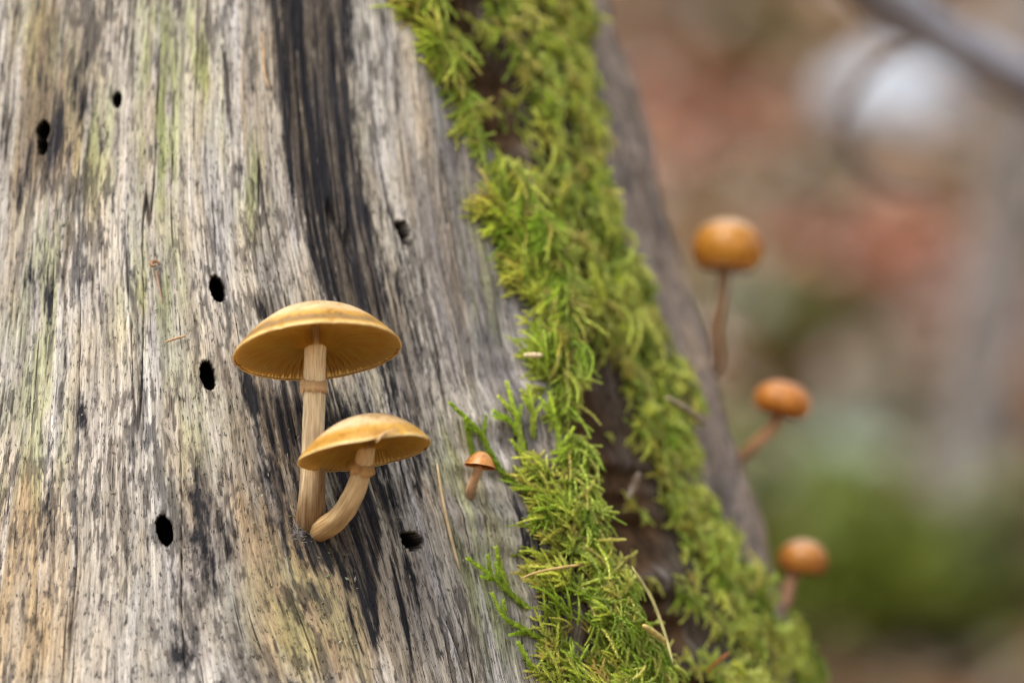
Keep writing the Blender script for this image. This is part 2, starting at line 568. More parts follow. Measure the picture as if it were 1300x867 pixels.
# ================================================================ materials
def wood_material():
    n = NT('weathered_wood')
    tint = n.attr('tint').outputs['Color']
    g = n.attr('grain').outputs['Vector']
    fib = n.noise(n.mapping(g, (2600, 110, 0)), 1, 5, 0.72)
    fleck = n.noise(n.mapping(g, (2500, 620, 0)), 1, 4, 0.72)
    mould = n.noise(n.mapping(g, (700, 160, 0)), 1, 6, 0.78)
    c = n.mix(1.0, tint, n.ramp(fib, [(0.34, (.56, .53, .51)), (0.5, (1, 1, 1)), (0.66, (1.34, 1.33, 1.31))]), 'MULTIPLY')
    dots = n.ramp(fleck, [(0.375, (.10, .095, .10)), (0.415, (.94, .94, .94)), (0.60, (1.18, 1.17, 1.16))])
    c = n.mix(0.85, c, dots, 'MULTIPLY')
    pat = n.ramp(mould, [(0.375, (.16, .155, .16)), (0.42, (.92, .91, .90)), (0.62, (1.13, 1.12, 1.10))])
    c = n.mix(0.8, c, pat, 'MULTIPLY')
    hue = n.noise(n.mapping(g, (160, 40, 0)), 1, 3, 0.6)
    c = n.mix(0.8, c, n.ramp(hue, [(0.32, (.97, .98, 1.05)), (0.5, (1, 1, 1)), (0.68, (1.08, 1.0, .87))]), 'MULTIPLY')
    hair = n.noise(n.mapping(g, (1900, 38, 0)), 1, 2, 0.5)            # fine drying checks between the fibres
    c = n.mix(.9, c, n.ramp(hair, [(0.30, (.16, .15, .15)), (0.335, (1, 1, 1))]), 'MULTIPLY')
    b1 = n.bump(fib, 0.6, 0.0003)
    b2 = n.bump(fleck, 0.6, 0.0003, b1)
    b2 = n.bump(mould, 0.5, 0.0004, b2)
    return n.bsdf(c, 0.78, 0.16, b2)


def moss_material():
    n = NT('moss_leaf')
    tint = n.attr('tint').outputs['Color']
    return n.bsdf(tint, 0.5, 0.35, None, trans=0.48, trans_col=n.mix(1.0, tint, (1.25, 1.25, .7), 'MULTIPLY'))


def tint_material(name, rough=0.6, spec=0.4, bump_scale=None, bump=0.4, dist=0.0003, trans=0.0, sss=0.0, coat=0.0, var=0.0, vscale=300):
    n = NT(name)
    c = n.attr('tint').outputs['Color']
    tc = n.n('ShaderNodeTexCoord').outputs['Object']
    if var:
        nz = n.noise(n.mapping(tc, (vscale,) * 3), 1, 4, .6)
        c = n.mix(1.0, c, n.ramp(nz, [(0.3, (1 - var,) * 3), (0.7, (1 + var * .6,) * 3)]), 'MULTIPLY')
    nb = None
    if bump_scale:
        nb = n.bump(n.noise(n.mapping(tc, (bump_scale,) * 3), 1, 4, .6), bump, dist)
    return n.bsdf(c, rough, spec, nb, trans=trans, sss=sss, coat=coat)


def stem_material():
    n = NT('mushroom_stem')
    tint = n.attr('tint').outputs['Color']
    g = n.attr('grain').outputs['Vector']
    f = n.noise(n.mapping(g, (2.2, 150, 0)), 1, 4, .65)
    f2 = n.noise(n.mapping(g, (5.0, 700, 0)), 1, 3, .6)
    c = n.mix(1.0, tint, n.ramp(f, [(0.36, (.46, .37, .27)), (0.46, (.94, .92, .90)), (0.62, (1.24, 1.24, 1.24))]), 'MULTIPLY')
    b = n.bump(f, 0.5, 0.0003)
    b = n.bump(f2, 0.4, 0.00015, b)
    return n.bsdf(c, 0.6, 0.3, b, sss=0.25, sss_r=(.0016, .0009, .0004))


M_WOOD = wood_material()
M_MOSS = moss_material()
def cap_material():
    n = NT('mushroom_cap_skin')
    c = n.attr('tint').outputs['Color']
    tc = n.n('ShaderNodeTexCoord').outputs['Object']
    damp = n.noise(n.mapping(tc, (170,) * 3), 1, 5, .65)
    c = n.mix(1.0, c, n.ramp(damp, [(0.30, (.70, .58, .42)), (0.48, (1, 1, 1)), (0.70, (1.10, 1.12, 1.16))]), 'MULTIPLY')
    fine = n.noise(n.mapping(tc, (1100,) * 3), 1, 3, .6)
    c = n.mix(1.0, c, n.ramp(fine, [(0.30, (.80, .76, .70)), (0.5, (1, 1, 1)), (0.7, (1.08, 1.08, 1.08))]), 'MULTIPLY')
    dirt = n.noise(n.mapping(tc, (520,) * 3), 1, 2, .5)
    c = n.mix(1.0, c, n.ramp(dirt, [(0.225, (.25, .17, .10)), (0.265, (1, 1, 1))]), 'MULTIPLY')
    rough = n.ramp(damp, [(0.35, (.26,) * 3), (0.6, (.48,) * 3)])
    return n.bsdf(c, rough, .5, n.bump(fine, .35, .0002, n.bump(damp, .3, .0006)), trans=.42, coat=.5)


M_CAP = cap_material()
M_GILL = tint_material('mushroom_gill', 0.65, 0.2, trans=0.6)
M_STEM = stem_material()
M_RING = tint_material('mushroom_ring', 0.65, 0.25, 1200, 0.5, 0.0002, trans=0.25, var=0.15, vscale=900)
M_HAIR = tint_material('mycelium', 0.8, 0.1, trans=0.3)
M_DRY = tint_material('dry_needle', 0.5, 0.3, 800, 0.3, 0.0001, trans=0.15, var=0.2, vscale=500)

# ================================================================ the stump
stump = tag(empty('dead_tree_stump', (AX, AY, 0.0)),
            'weathered grey dead tree stump with beetle holes, dark stains and a mossy split', 'tree stump')
sv, sf, sc_, suv, sdim = build_stump_mesh()
mesh_obj('trunk', sv, sf, M_WOOD, stump, True, sc_, suv)
# torn wood closing the broken top
nt, nz = sdim
ringv = sv[(nz - 1) * nt:]
ringv = ringv[::12]
cen = ringv.mean(0)
tv = [cen - np.array([0, 0, .03])]
tf = []
k = len(ringv)
for j, s in enumerate((1.0, .7, .4)):
    for i, p in enumerate(ringv):
        q = cen + (p - cen) * s
        q[2] = p[2] * s + cen[2] * (1 - s) + (0 if j == 0 else random.uniform(-.03, .012))
        tv.append(q)
for j in range(2):
    for i in range(k):
        a, b = 1 + j * k + i, 1 + j * k + (i + 1) % k
        tf.append((a, b, b + k, a + k))
for i in range(k):
    tf.append((1 + 2 * k + i, 1 + 2 * k + (i + 1) % k, 0))
tv = np.array(tv)
mesh_obj('broken_top', tv, tf, M_WOOD, stump, False, np.ones((len(tv), 3)) * (.26, .19, .12), tv[:, [0, 1, 2]])


# ================================================================ mushrooms
def catmull(pts, n):
    p = np.array(pts, float)
    P = np.vstack([2 * p[0] - p[1], p, 2 * p[-1] - p[-2]])
    out = []
    segs = len(p) - 1
    for t in np.linspace(0, segs - 1e-6, n):
        i = int(t); f = t - i
        a, b, c, d = P[i], P[i + 1], P[i + 2], P[i + 3]
        out.append(0.5 * ((2 * b) + (-a + c) * f + (2 * a - 5 * b + 4 * c - d) * f * f + (-a + 3 * b - 3 * c + d) * f ** 3))
    return np.array(out)


def tube(path, radii, nseg=20, wob=0.0, seed=0, cap_end=True):
    path = np.asarray(path, float); n = len(path)
    radii = np.asarray(radii, float)
    T = np.gradient(path, axis=0); T /= np.linalg.norm(T, axis=1)[:, None]
    ref = np.array([1.0, 0, 0]) if abs(T[0][0]) < .8 else np.array([0, 1.0, 0])
    N = ref - T[0] * ref.dot(T[0]); N /= np.linalg.norm(N)
    L = np.concatenate([[0], np.cumsum(np.linalg.norm(np.diff(path, axis=0), axis=1))])
    NN = []
    for i in range(n):
        N = N - T[i] * N.dot(T[i]); N = N / np.linalg.norm(N)
        NN.append(N)
    NN = np.array(NN); BB = np.cross(T, NN)
    a = 2 * math.pi * np.arange(nseg) / nseg
    ca, sa = np.cos(a), np.sin(a)
    w = 1 + wob * fbm(ca[None] * 1.4 + seed * 3.1 + 5 + 0 * L[:, None], sa[None] * 1.4 + (L / max(radii.max(), 1e-6) * .35)[:, None], 3, seed)
    v = path[:, None] + (NN[:, None] * ca[None, :, None] + BB[:, None] * sa[None, :, None]) * (radii[:, None] * w)[..., None]
    j = np.arange(nseg)
    uu = np.minimum(j, nseg - j) * 2.0 + np.where(j > nseg / 2, 7, 0)
    uv = np.stack([np.broadcast_to(uu[None], (n, nseg)), np.broadcast_to(L[:, None], (n, nseg)), np.zeros((n, nseg))], -1).reshape(-1, 3)
    v = v.reshape(-1, 3)
    f = []
    for i in range(n - 1):
        for j in range(nseg):
            p = i * nseg + j; q = i * nseg + (j + 1) % nseg
            f.append((p, q, q + nseg, p + nseg))
    if cap_end:
        v = np.vstack([v, path[0], path[-1]]); uv = np.vstack([uv, (0, 0, 0), (0, L[-1], 0)])
        for j in range(nseg):
            f.append((len(v) - 2, (j + 1) % nseg, j))
            b = (n - 1) * nseg
            f.append((len(v) - 1, b + j, b + (j + 1) % nseg))
    return v, f, uv


def basis(roll, tilt):
    """axes of a cap: rolled in the picture plane, tilted to show its underside"""
    right = np.array([1.0, 0, 0]); up = np.array([0, -SP, CP]); back = np.array([0, CP, SP])
    a = up * math.cos(tilt) + back * math.sin(tilt)
    b = back * math.cos(tilt) - up * math.sin(tilt)
    c, s = math.cos(roll), math.sin(roll)

    def rot(v):
        return v.dot(right) * (right * c + up * s) + v.dot(up) * (up * c - right * s) + v.dot(back) * back
    return rot(right), rot(b), rot(a)


def make_cap(parent, cen, Rr, h, roll, tilt, colr, rim_col, gill_col, wavy=0.02, gills=78, skew=(0, 0), seed=0, band=0.6, stem_r=0.002, flat=2.3,
             gill_rise=0.22, apex_skew=0.0, ball=0.0, rim_fn=None, pale_k=1.0):
    X, Y, Zv = basis(roll, tilt)
    ns, nr = 120, 34

    def place(x, y, z):
        return cen + X * x + Y * y + Zv * z

    AN = 2 * math.pi * np.arange(ns) / ns
    RA = Rr * (1 + wavy * fbm(np.cos(AN) * 1.1 + seed, np.sin(AN) * 1.1, 2, seed))
    RN = Rr * (.010 * fbm(np.cos(AN) * 7 + seed, np.sin(AN) * 7, 3, seed + 1) - .03 * sstep(.45, .65, fbm(np.cos(AN) * 6 + seed * 2, np.sin(AN) * 6, 2, seed + 11)))
    ZA = .6 * wavy * Rr * fbm(np.cos(AN) * 1.2 + 7 + seed, np.sin(AN) * 1.2, 2, seed + 3)
    if rim_fn:
        ZA = ZA + Rr * np.array([rim_fn(a) for a in AN])
    v, col, f = [], [], []
    # outer skin apex -> rim -> rolled edge -> inner flesh up to the stem
    prof = []
    e = 0.018
    if ball:
        for i in range(nr):
            ph = ball * i / (nr - 1)
            prof.append((math.sin(ph), h / Rr * (math.cos(ph) - math.cos(ball)) / (1 - math.cos(ball)), 0))
        qe = math.sin(ball)
        prof += [(qe * .98, -e, 1), (qe * .95, -e * .8, 1), (qe * .9, e, 2)]
    else:
        for i in range(nr):
            q = (i / (nr - 1)) ** 0.8
            prof.append((q, (1 - q ** flat) * h / Rr, 0))
        qe = 1.0
        prof += [(1.004, -e * .6, 1), (1.0, -e * 1.25, 1), (.987, -e * 1.3, 1), (.972, -e * .3, 2)]
    QS = np.array([q for q, z, k in prof])[:, None]
    N1 = fbm(QS * 5 + np.cos(AN) * 2 + seed, np.sin(AN) * 2 + 0 * QS, 3, seed + 8)
    FB = fbm(np.arange(ns) * .8 + 0 * QS, QS * 2.2 + seed, 3, seed + 6)
    N2 = noise(np.arange(ns) * .9 + 0 * QS, QS * 3.0 + seed, seed + 4)
    for i, (q, z, k) in enumerate(prof):
        for j in range(ns):
            a = 2 * math.pi * j / ns
            rr = RA[j] * q + RN[j] * min(q, 1) ** 14
            zz = z * Rr + ZA[j] * q ** 4
            sk = apex_skew * Rr * (1 - q * q)
            v.append(place(rr * math.cos(a) + sk, rr * math.sin(a), zz))
            n1 = N1[i, j]; n2 = N2[i, j]
            c = np.array(colr)
            if k == 0:
                paleq = sstep(.05, .45, q) * (1 - sstep(.70, .86, q))  # pale zone: sky highlight on the cap, painted into its colour
                fibr = FB[i, j]
                c = c * (1 + .12 * n1 + .10 * fibr * sstep(.1, .4, q)) + np.array([.15, .32, .42]) * paleq * (.75 + .5 * n1) * pale_k
                c = c * (1 - .18 * sstep(.25, 0, q)) + 0
                bm = sstep(.82, .90, q + .035 * n2 + .03 * n1) * (1 - sstep(.945, .975, q)) * band
                c = c * (1 - bm) + np.array([.36, .225, .095]) * bm
                rm = sstep(.968, .995, q) * (not ball)
                c = c * (1 - rm) + np.array(rim_col) * rm
            elif k == 1:
                c = np.array(rim_col)
            else:
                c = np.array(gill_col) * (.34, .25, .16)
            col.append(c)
    rows = len(prof)
    for i in range(rows - 1):
        for j in range(ns):
            a = i * ns + j; b = i * ns + (j + 1) % ns
            f.append((a, a + ns, b + ns, b))
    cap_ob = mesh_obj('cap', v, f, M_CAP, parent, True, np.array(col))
    # gills
    gv, gc, gf = [], [], []
    for k in range(gills * 2):
        a0 = 2 * math.pi * (k + .15 * random.uniform(-1, 1)) / (gills * 2)
        full = k % 2 == 0
        q_in = (stem_r / Rr) * .85 if full else random.uniform(.45, .72)
        qs = np.linspace(.985 * qe, q_in, 9)
        base = len(gv)
        amp = random.uniform(-.05, .05)
        for i, q in enumerate(qs):
            a = a0 + amp * (1 - q) * math.sin(q * 9 + k)
            jf = (a / (2 * math.pi) * ns) % ns
            j = int(jf) % ns
            rr = RA[j] * q
            top = (h * .45 if ball else (1 - q ** flat) * h * .97) + ZA[j] * q ** 4
            bot = -.016 * Rr + (gill_rise * Rr + .0) * (1 - q) ** .9 + ZA[j] * q ** 4
            if full:
                bot -= .17 * Rr * sstep(.42, .14, q)      # gills run a little down the stem
            else:
                fadeq = sstep(q_in, q_in + .18, q)
                bot = top * (1 - fadeq) + bot * fadeq
            bot = min(bot, top)
            sk = apex_skew * Rr * (1 - q * q)
            wv = (.65 / gills) * q * Rr
            ca, sa = math.cos(a), math.sin(a)
            gv.append(place(rr * ca - sa * wv + sk, rr * sa + ca * wv, top + .00008))
            gv.append(place(rr * ca + sk, rr * sa, bot))
            gv.append(place(rr * ca + sa * wv + sk, rr * sa - ca * wv, top + .00008))
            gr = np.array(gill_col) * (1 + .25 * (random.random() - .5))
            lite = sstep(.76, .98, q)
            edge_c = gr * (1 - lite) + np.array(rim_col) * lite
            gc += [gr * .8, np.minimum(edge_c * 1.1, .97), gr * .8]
        for i in range(8):
            b = base + i * 3
            gf += [(b, b + 1, b + 4, b + 3), (b + 1, b + 2, b + 5, b + 4)]
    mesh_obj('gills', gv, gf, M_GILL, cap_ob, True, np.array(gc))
    return cap_ob


def make_stem(parent, pts, radii, col_top, col_low, seed=0, nseg=26, name='stem'):
    n = 60
    path = catmull(pts, n)
    rad = np.interp(np.linspace(0, 1, n), np.linspace(0, 1, len(radii)), radii)
    v, f, uv = tube(path, rad, nseg, .11, seed)
    t = np.clip(np.repeat(np.linspace(0, 1, n), nseg), 0, 1)
    t = np.concatenate([t, [0, 1]])
    nz_ = fbm(np.arange(len(t)) % nseg * .7, t * 6, 3, seed + 5)
    m = sstep(.50, .10, t + .18 * nz_)[:, None]
    c = np.array(col_top) * (1 - m) + np.array(col_low) * m
    c = c * (1 + .12 * nz_)[:, None]
    mesh_obj(name, v, f, M_STEM, parent, True, c, uv)
    return path


def make_ring(parent, cen, axis, r, drop, colr, seed=0, flare=1.35):
    """torn skirt left by the veil"""
    axis = axis / np.linalg.norm(axis)
    n1 = np.cross(axis, [0, 1, 0]); n1 /= np.linalg.norm(n1)
    n2 = np.cross(axis, n1)
    ns = 48
    prof = [(1.0, .45), (1.08, .25), (1.2, .0), (flare, -.35), (flare * 1.02, -.62), (flare * .97, -.62), (1.2, -.2), (1.02, .1)]
    v, f, c = [], [], []
    for i, (q, z) in enumerate(prof):
        for j in range(ns):
            a = 2 * math.pi * j / ns
            w = float(fbm(np.array([math.cos(a) * 1.7 + seed * 5]), np.array([math.sin(a) * 1.7]), 4, seed + 2, .7)[0])
            out = 1.0 if i in (0, 7) else 1 + .22 * w
            dz = drop * z * (1 + 1.9 * w * (1 if z < 0 else 0)) + .35 * drop * w
            v.append(cen + (n1 * math.cos(a) + n2 * math.sin(a)) * r * q * out + axis * dz)
            c.append(np.array(colr) * (1 + .2 * w) * (.9 if i < 3 else 1.05))
    for i in range(len(prof)):
        i2 = (i + 1) % len(prof)
        for j in range(ns):
            f.append((i * ns + j, i * ns + (j + 1) % ns, i2 * ns + (j + 1) % ns, i2 * ns + j))
    mesh_obj('ring', v, f, M_RING, parent, True, np.array(c))


def hairs(parent, th, z, n, spread, length, colr, name='mycelium', lean=0.6):
    """woolly white threads where a stem meets the wood"""
    v, f, c = [], [], []
    for i in range(n):
        a = random.uniform(0, 2 * math.pi); d = abs(random.gauss(0, 1)) * spread
        t_ = th + math.cos(a) * d / RM; z_ = z + math.sin(a) * d * 1.1
        s, t, nn = frame(np.array(t_), np.array(z_))
        p = surf(np.array(t_), np.array(z_), 0.0001)
        d0 = (s * random.gauss(0, .6) + t * random.gauss(.2, .6) + nn * random.uniform(.2, 1) * lean)
        d0 /= np.linalg.norm(d0)
        d1 = d0 + np.array([random.gauss(0, .5) for _ in range(3)])
        L = length * random.uniform(.4, 1.2); w = random.uniform(.000018, .000035)
        b = len(v)
        q = p.copy()
        side = np.cross(d0, nn); side /= np.linalg.norm(side) + 1e-9
        for k in range(4):
            v += [q - side * w, q + side * w, q + nn * w * 1.6]
            q = q + (d0 * (1 - k / 3) + d1 * (k / 3)) * L / 3
            c += [np.array(colr) * random.uniform(.7, 1.1)] * 3
        for k in range(3):
            o = b + 3 * k
            for e in range(3):
                f.append((o + e, o + (e + 1) % 3, o + 3 + (e + 1) % 3, o + 3 + e))
    return mesh_obj(name, v, f, M_HAIR, parent, True, np.array(c))


def base_on(px, py):
    th, z, d = cast(px, py, r1)
    return th[0], z[0], d[0], surf(th, z)[0]


OCHRE = (.80, .46, .07); RIM = (.90, .68, .28); GILL = (.93, .61, .16)
STEM_T = (.84, .67, .41); STEM_L = (.27, .165, .075)

# --- the tall one
bt, bz, bd, bp = base_on(393, 664)
m1 = tag(empty('mushroom', bp), 'tallest ochre mushroom with wide gilled cap, torn ring and straight stem on the wood', 'mushroom', 'large ochre mushrooms')
capc = at(402.5, 445, bd - .007)
d_st = bd - .006
pts = [bp + (bp - at(393, 664, bd + .004)) * .0 + np.array([0, .004, -.0015]), at(395, 645, bd - .0025), at(397, 600, bd - .0050), at(398, 540, bd - .0058),
       at(399, 490, bd - .0063), at(400, 455, bd - .0068), at(400.8, 432, bd - .0071), at(401.5, 412, bd - .0074)]
rs = [17, 18, 16, 14.0, 13.4, 13.6, 14.4, 17]
p1 = make_stem(m1, pts, [r * PXM * .98 for r in rs], STEM_T, STEM_L, 3)
make_cap(m1, capc, 104 * PXM, 57 * PXM, math.radians(5.5), math.radians(19.5), OCHRE, RIM, GILL, .015, 64, seed=2, band=.95, stem_r=14.5 * PXM, gill_rise=.22)
make_ring(m1, at(398.5, 488, bd - .0063), at(399, 470, bd - .0063) - at(398, 500, bd - .0062), 13.4 * PXM, 11 * PXM, (.70, .46, .22), 4, 1.14)
hairs(m1, bt - .004, bz - .0005, 200, .0007, .0010, (.70, .68, .66))

# --- the lower one with the bent stem
bt2, bz2, bd2, bp2 = base_on(404, 676)
m2 = tag(empty('mushroom', bp2), 'lower ochre mushroom with bent stem and torn thread on its cap rim', 'mushroom', 'large ochre mushrooms')
d2c = bd2 - .0135
pts = [bp2 + np.array([-.0004, .004, .0]), at(410, 671, bd2 - .0022), at(430, 657, bd2 - .0062), at(447, 632, bd2 - .0100), at(456, 610, bd2 - .0118), at(461, 592, bd2 - .0128),
       at(464, 575, d2c), at(466, 562, d2c), at(467, 549, d2c)]
rs = [13, 13.8, 13.8, 13, 12, 11.2, 11, 11.5, 14]
make_stem(m2, pts, [r * PXM for r in rs], (.74, .54, .28), (.44, .28, .12), 8)
cap2 = make_cap(m2, at(461.5, 573, d2c), 82 * PXM, 43 * PXM, math.radians(9.5), math.radians(15), (.78, .44, .065), (.90, .70, .30), (.93, .61, .16), .03, 52, seed=9, band=.25,
         stem_r=11 * PXM, gill_rise=.20, apex_skew=.10, rim_fn=lambda a: -.07 * max(0, -math.sin(a)) ** 2 + .03 * math.cos(a) * max(0, -math.sin(a)))
make_ring(m2, at(461.5, 592, bd2 - .0128), at(464, 575, d2c) - at(457, 606, bd2 - .012), 11.2 * PXM, 10 * PXM, (.60, .35, .13), 12, 1.36)
hairs(m2, bt2 - .03, bz2 - .0004, 160, .0009, .0010, (.58, .55, .53))
# torn scrap of veil on its rim
sc0 = at(478, 561, d2c - 80 * PXM * .98); sc1 = at(487, 551, d2c - 74 * PXM); sc2 = at(505, 545, d2c - 66 * PXM)
path = catmull([sc0, sc1, sc2], 12)
v, f, _ = tube(path, np.interp(np.linspace(0, 1, 12), [0, .3, 1], [.00012, .00030, .00012]), 6)
mesh_obj('veil_scrap', v, f, M_RING, cap2, True, np.ones((len(v), 3)) * (.72, .50, .26))


def small_mushroom(label, base_px, stem_px, cap_px, rw, rh, roll, tilt, ccol, scol, sr, dcap, group=None, seed=1, gills=26, base_depth=None, flat=2.4, rise=.2, ball=0.0, pale_k=.2):
    if base_depth is None:
        th, z, d, p = base_on(*base_px)
    else:
        d = base_depth; p = at(*base_px, d)
    root = tag(empty('mushroom', p), label, 'mushroom', group)
    sc = d / DF
    n = len(stem_px)
    pts = [p + (p - at(*stem_px[0], d + dcap / n)) * .35] + [at(x, y, d + dcap * (i + 1) / n) for i, (x, y) in enumerate(stem_px)]
    rad = np.linspace(1.15, .9, len(pts)) * sr * PXM * sc
    make_stem(root, pts, rad, scol, tuple(np.array(scol) * .55), seed, 16)
    make_cap(root, at(*cap_px, d + dcap), rw * PXM * sc, rh * PXM * sc, math.radians(roll), math.radians(tilt), ccol, tuple(np.array(ccol) * .95 + .03),
             tuple(np.array(ccol) * .75), .06, gills, seed=seed, band=.0, stem_r=sr * PXM * sc, flat=flat, gill_rise=rise, ball=ball, pale_k=pale_k)
    return root


small_mushroom('tiny orange-brown mushroom with a slim stem beside the moss edge', (597, 627), [(599, 618), (604, 604), (609, 592)], (609.5, 592), 20, 19, -9, 11,
               (.80, .37, .09), (.58, .36, .20), 6.0, -.003, seed=5)


def edge_depth(py, inset):
    """depth of the stump's right outline at this height"""
    xs = np.arange(700, 1100, 2.0)
    th, z, d = cast(xs, np.full(len(xs), py), r1)
    p = at(xs, np.full(len(xs), py), d)
    rr = np.hypot(p[:, 0] - AX, p[:, 1] - AY) - r1(np.arctan2(p[:, 0] - AX, -(p[:, 1] - AY)), p[:, 2])
    ok = rr < 0.0006
    i = np.where(ok)[0].max()
    return xs[i], d[i]


MG = 'mushrooms on the far edge of the stump'
ex, ed = edge_depth(468, 0)
small_mushroom('blurred round ochre mushroom, topmost of three on the far stump edge', (ex - 4, 470), [(ex + 2, 455), (910, 420), (917, 380), (921, 340)], (922, 342), 45, 66, -3, 7,
               (.80, .37, .045), (.30, .17, .085), 7.2, .004, MG, 21, 30, ed, 3.4, ball=2.3, pale_k=1.0)
ex, ed = edge_depth(580, 0)
small_mushroom('blurred flat orange mushroom, middle of three on the far stump edge', (ex - 4, 585), [(ex + 4, 576), (966, 558), (982, 543), (989, 522)], (990, 525), 37, 42, -14, 9,
               (.78, .31, .045), (.38, .19, .09), 7.5, .003, MG, 22, 30, ed, 2.8, ball=2.15, pale_k=.5)
ex, ed = edge_depth(762, 0)
small_mushroom('blurred small tan-orange mushroom, lowest of three on the far stump edge', (ex - 4, 775), [(ex + 3, 764), (1002, 742), (1012, 720)], (1018, 726), 31, 42, -4, 7,
               (.78, .34, .06), (.42, .23, .13), 7.5, .004, MG, 23, 28, ed, 2.7, ball=2.2, pale_k=.8)


# ================================================================ moss
def shoot_mesh(path, L, W, step, r=None, flat=.65, up=np.array([0, 0, 1.0]), open_=.60):
    """leafy rope along a path: every leaf a pointed blade folded along its middle; returns verts, faces, (along, tipness)"""
    r = r or random
    path = np.asarray(path)
    s = np.concatenate([[0], np.cumsum(np.linalg.norm(np.diff(path, axis=0), axis=1))])
    tot = s[-1]
    n = max(5, int(tot / step))
    m = n + 7
    i = np.arange(m)
    x = np.minimum(tot, tot * i / n)
    T = np.gradient(path, axis=0)
    p = np.stack([np.interp(x, s, path[:, k]) for k in range(3)], -1)
    t = np.stack([np.interp(x, s, T[:, k]) for k in range(3)], -1)
    t /= np.linalg.norm(t, axis=1)[:, None]
    nn = up - t * (t @ up)[:, None]; nn /= np.linalg.norm(nn, axis=1)[:, None] + 1e-9
    bb = np.cross(t, nn)
    rr = np.array([[r.uniform(-.3, .3), r.uniform(.75, 1.15), r.uniform(.05, .35), r.uniform(-.12, .12)] for _ in i])
    a = i * 2.39996 + rr[:, 0]
    rad = bb * np.cos(a)[:, None] + nn * np.sin(a)[:, None] * flat
    rad /= np.linalg.norm(rad, axis=1)[:, None]
    fr = x / tot
    k = ((1 - .40 * fr ** 2) * rr[:, 1])[:, None]
    op = (open_ + rr[:, 3])[:, None]
    d = t * np.cos(op) + rad * np.sin(op)
    side = np.cross(t, rad)
    nrm = np.cross(side, d)
    fold = nrm * W * k * .18
    V = np.stack([p, p + d * L * k * .42 + side * W * k * .5 - fold, p + d * L * k * .42 - side * W * k * .5 - fold,
                  p + d * L * k + t * L * k * rr[:, 2:3]], 1).reshape(-1, 3)
    F = (np.array([(0, 3, 1), (0, 2, 3)])[None] + 4 * i[:, None, None]).reshape(-1, 3)
    A = np.stack([np.repeat(fr, 4), np.tile([0, .45, .45, 1.0], m)], -1)
    return V, F, A


def variant(kind, r, coarse=1.0):
    """a shoot in its own frame: grows along +x, +z off the surface; kind 0 plump rope, 1 short tuft, 2 feathered"""
    parts = []
    L = r.uniform(.0045, .008) if kind != 1 else r.uniform(.0025, .0042)
    lift = r.uniform(.35, 1.0); bend = r.uniform(-.5, .5); droop = r.uniform(.5, 1.4)
    xs = np.linspace(0, 1, 9)
    main = np.stack([xs * L, bend * L * xs ** 2, lift * L * xs - droop * L * .7 * xs ** 2], -1)
    c5, c6 = coarse ** .5, coarse ** .6
    parts.append(shoot_mesh(main, .00088 * c5, .00052 * c6, .000105 * coarse, r, .85, open_=.55))
    nb = (r.randint(1, 3), r.randint(2, 4), r.randint(5, 8))[kind]
    for b in range(nb):
        x0 = .10 + .75 * b / nb
        p0 = np.array([np.interp(x0, xs, main[:, k]) for k in range(3)])
        sd = 1 if b % 2 else -1
        bl = r.uniform(.0016, .0032) * (1.15 - .5 * x0)
        dv = np.array([r.uniform(.5, 1.0), sd * r.uniform(.25, .8), r.uniform(-.1, .55)])
        w = np.linspace(0, 1, 5)
        br = p0 + np.outer(w, dv) * bl + np.outer(w ** 2, [.1 * bl, r.uniform(-.3, .3) * bl, -.4 * bl])
        parts.append(shoot_mesh(br, .00076 * c5, .00045 * c6, .00012 * coarse, r, .85, open_=.52))
    V, F, A, o = [], [], [], 0
    for v, f, a in parts:
        V.append(v); F.append(f + o); A.append(a); o += len(v)
    return np.vstack(V), np.vstack(F), np.vstack(A)


rv = random.Random(11)
FINE = [variant((0, 0, 1, 2)[i % 4], rv) for i in range(24)]
SOFT = [variant((0, 0, 1, 2)[i % 4], rv, 1.7) for i in range(16)]
MOSS_A = np.array([.31, .43, .055]); MOSS_B = np.array([.64, .67, .18]); MOSS_C = np.array([.52, .43, .15]); MOSS_D = np.array([.12, .19, .015])


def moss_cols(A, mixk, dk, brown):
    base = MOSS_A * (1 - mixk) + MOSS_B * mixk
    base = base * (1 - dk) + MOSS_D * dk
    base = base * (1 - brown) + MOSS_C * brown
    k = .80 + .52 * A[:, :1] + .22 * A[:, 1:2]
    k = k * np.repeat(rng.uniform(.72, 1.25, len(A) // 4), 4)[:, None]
    return np.clip(base[None] * k, .004, .8)


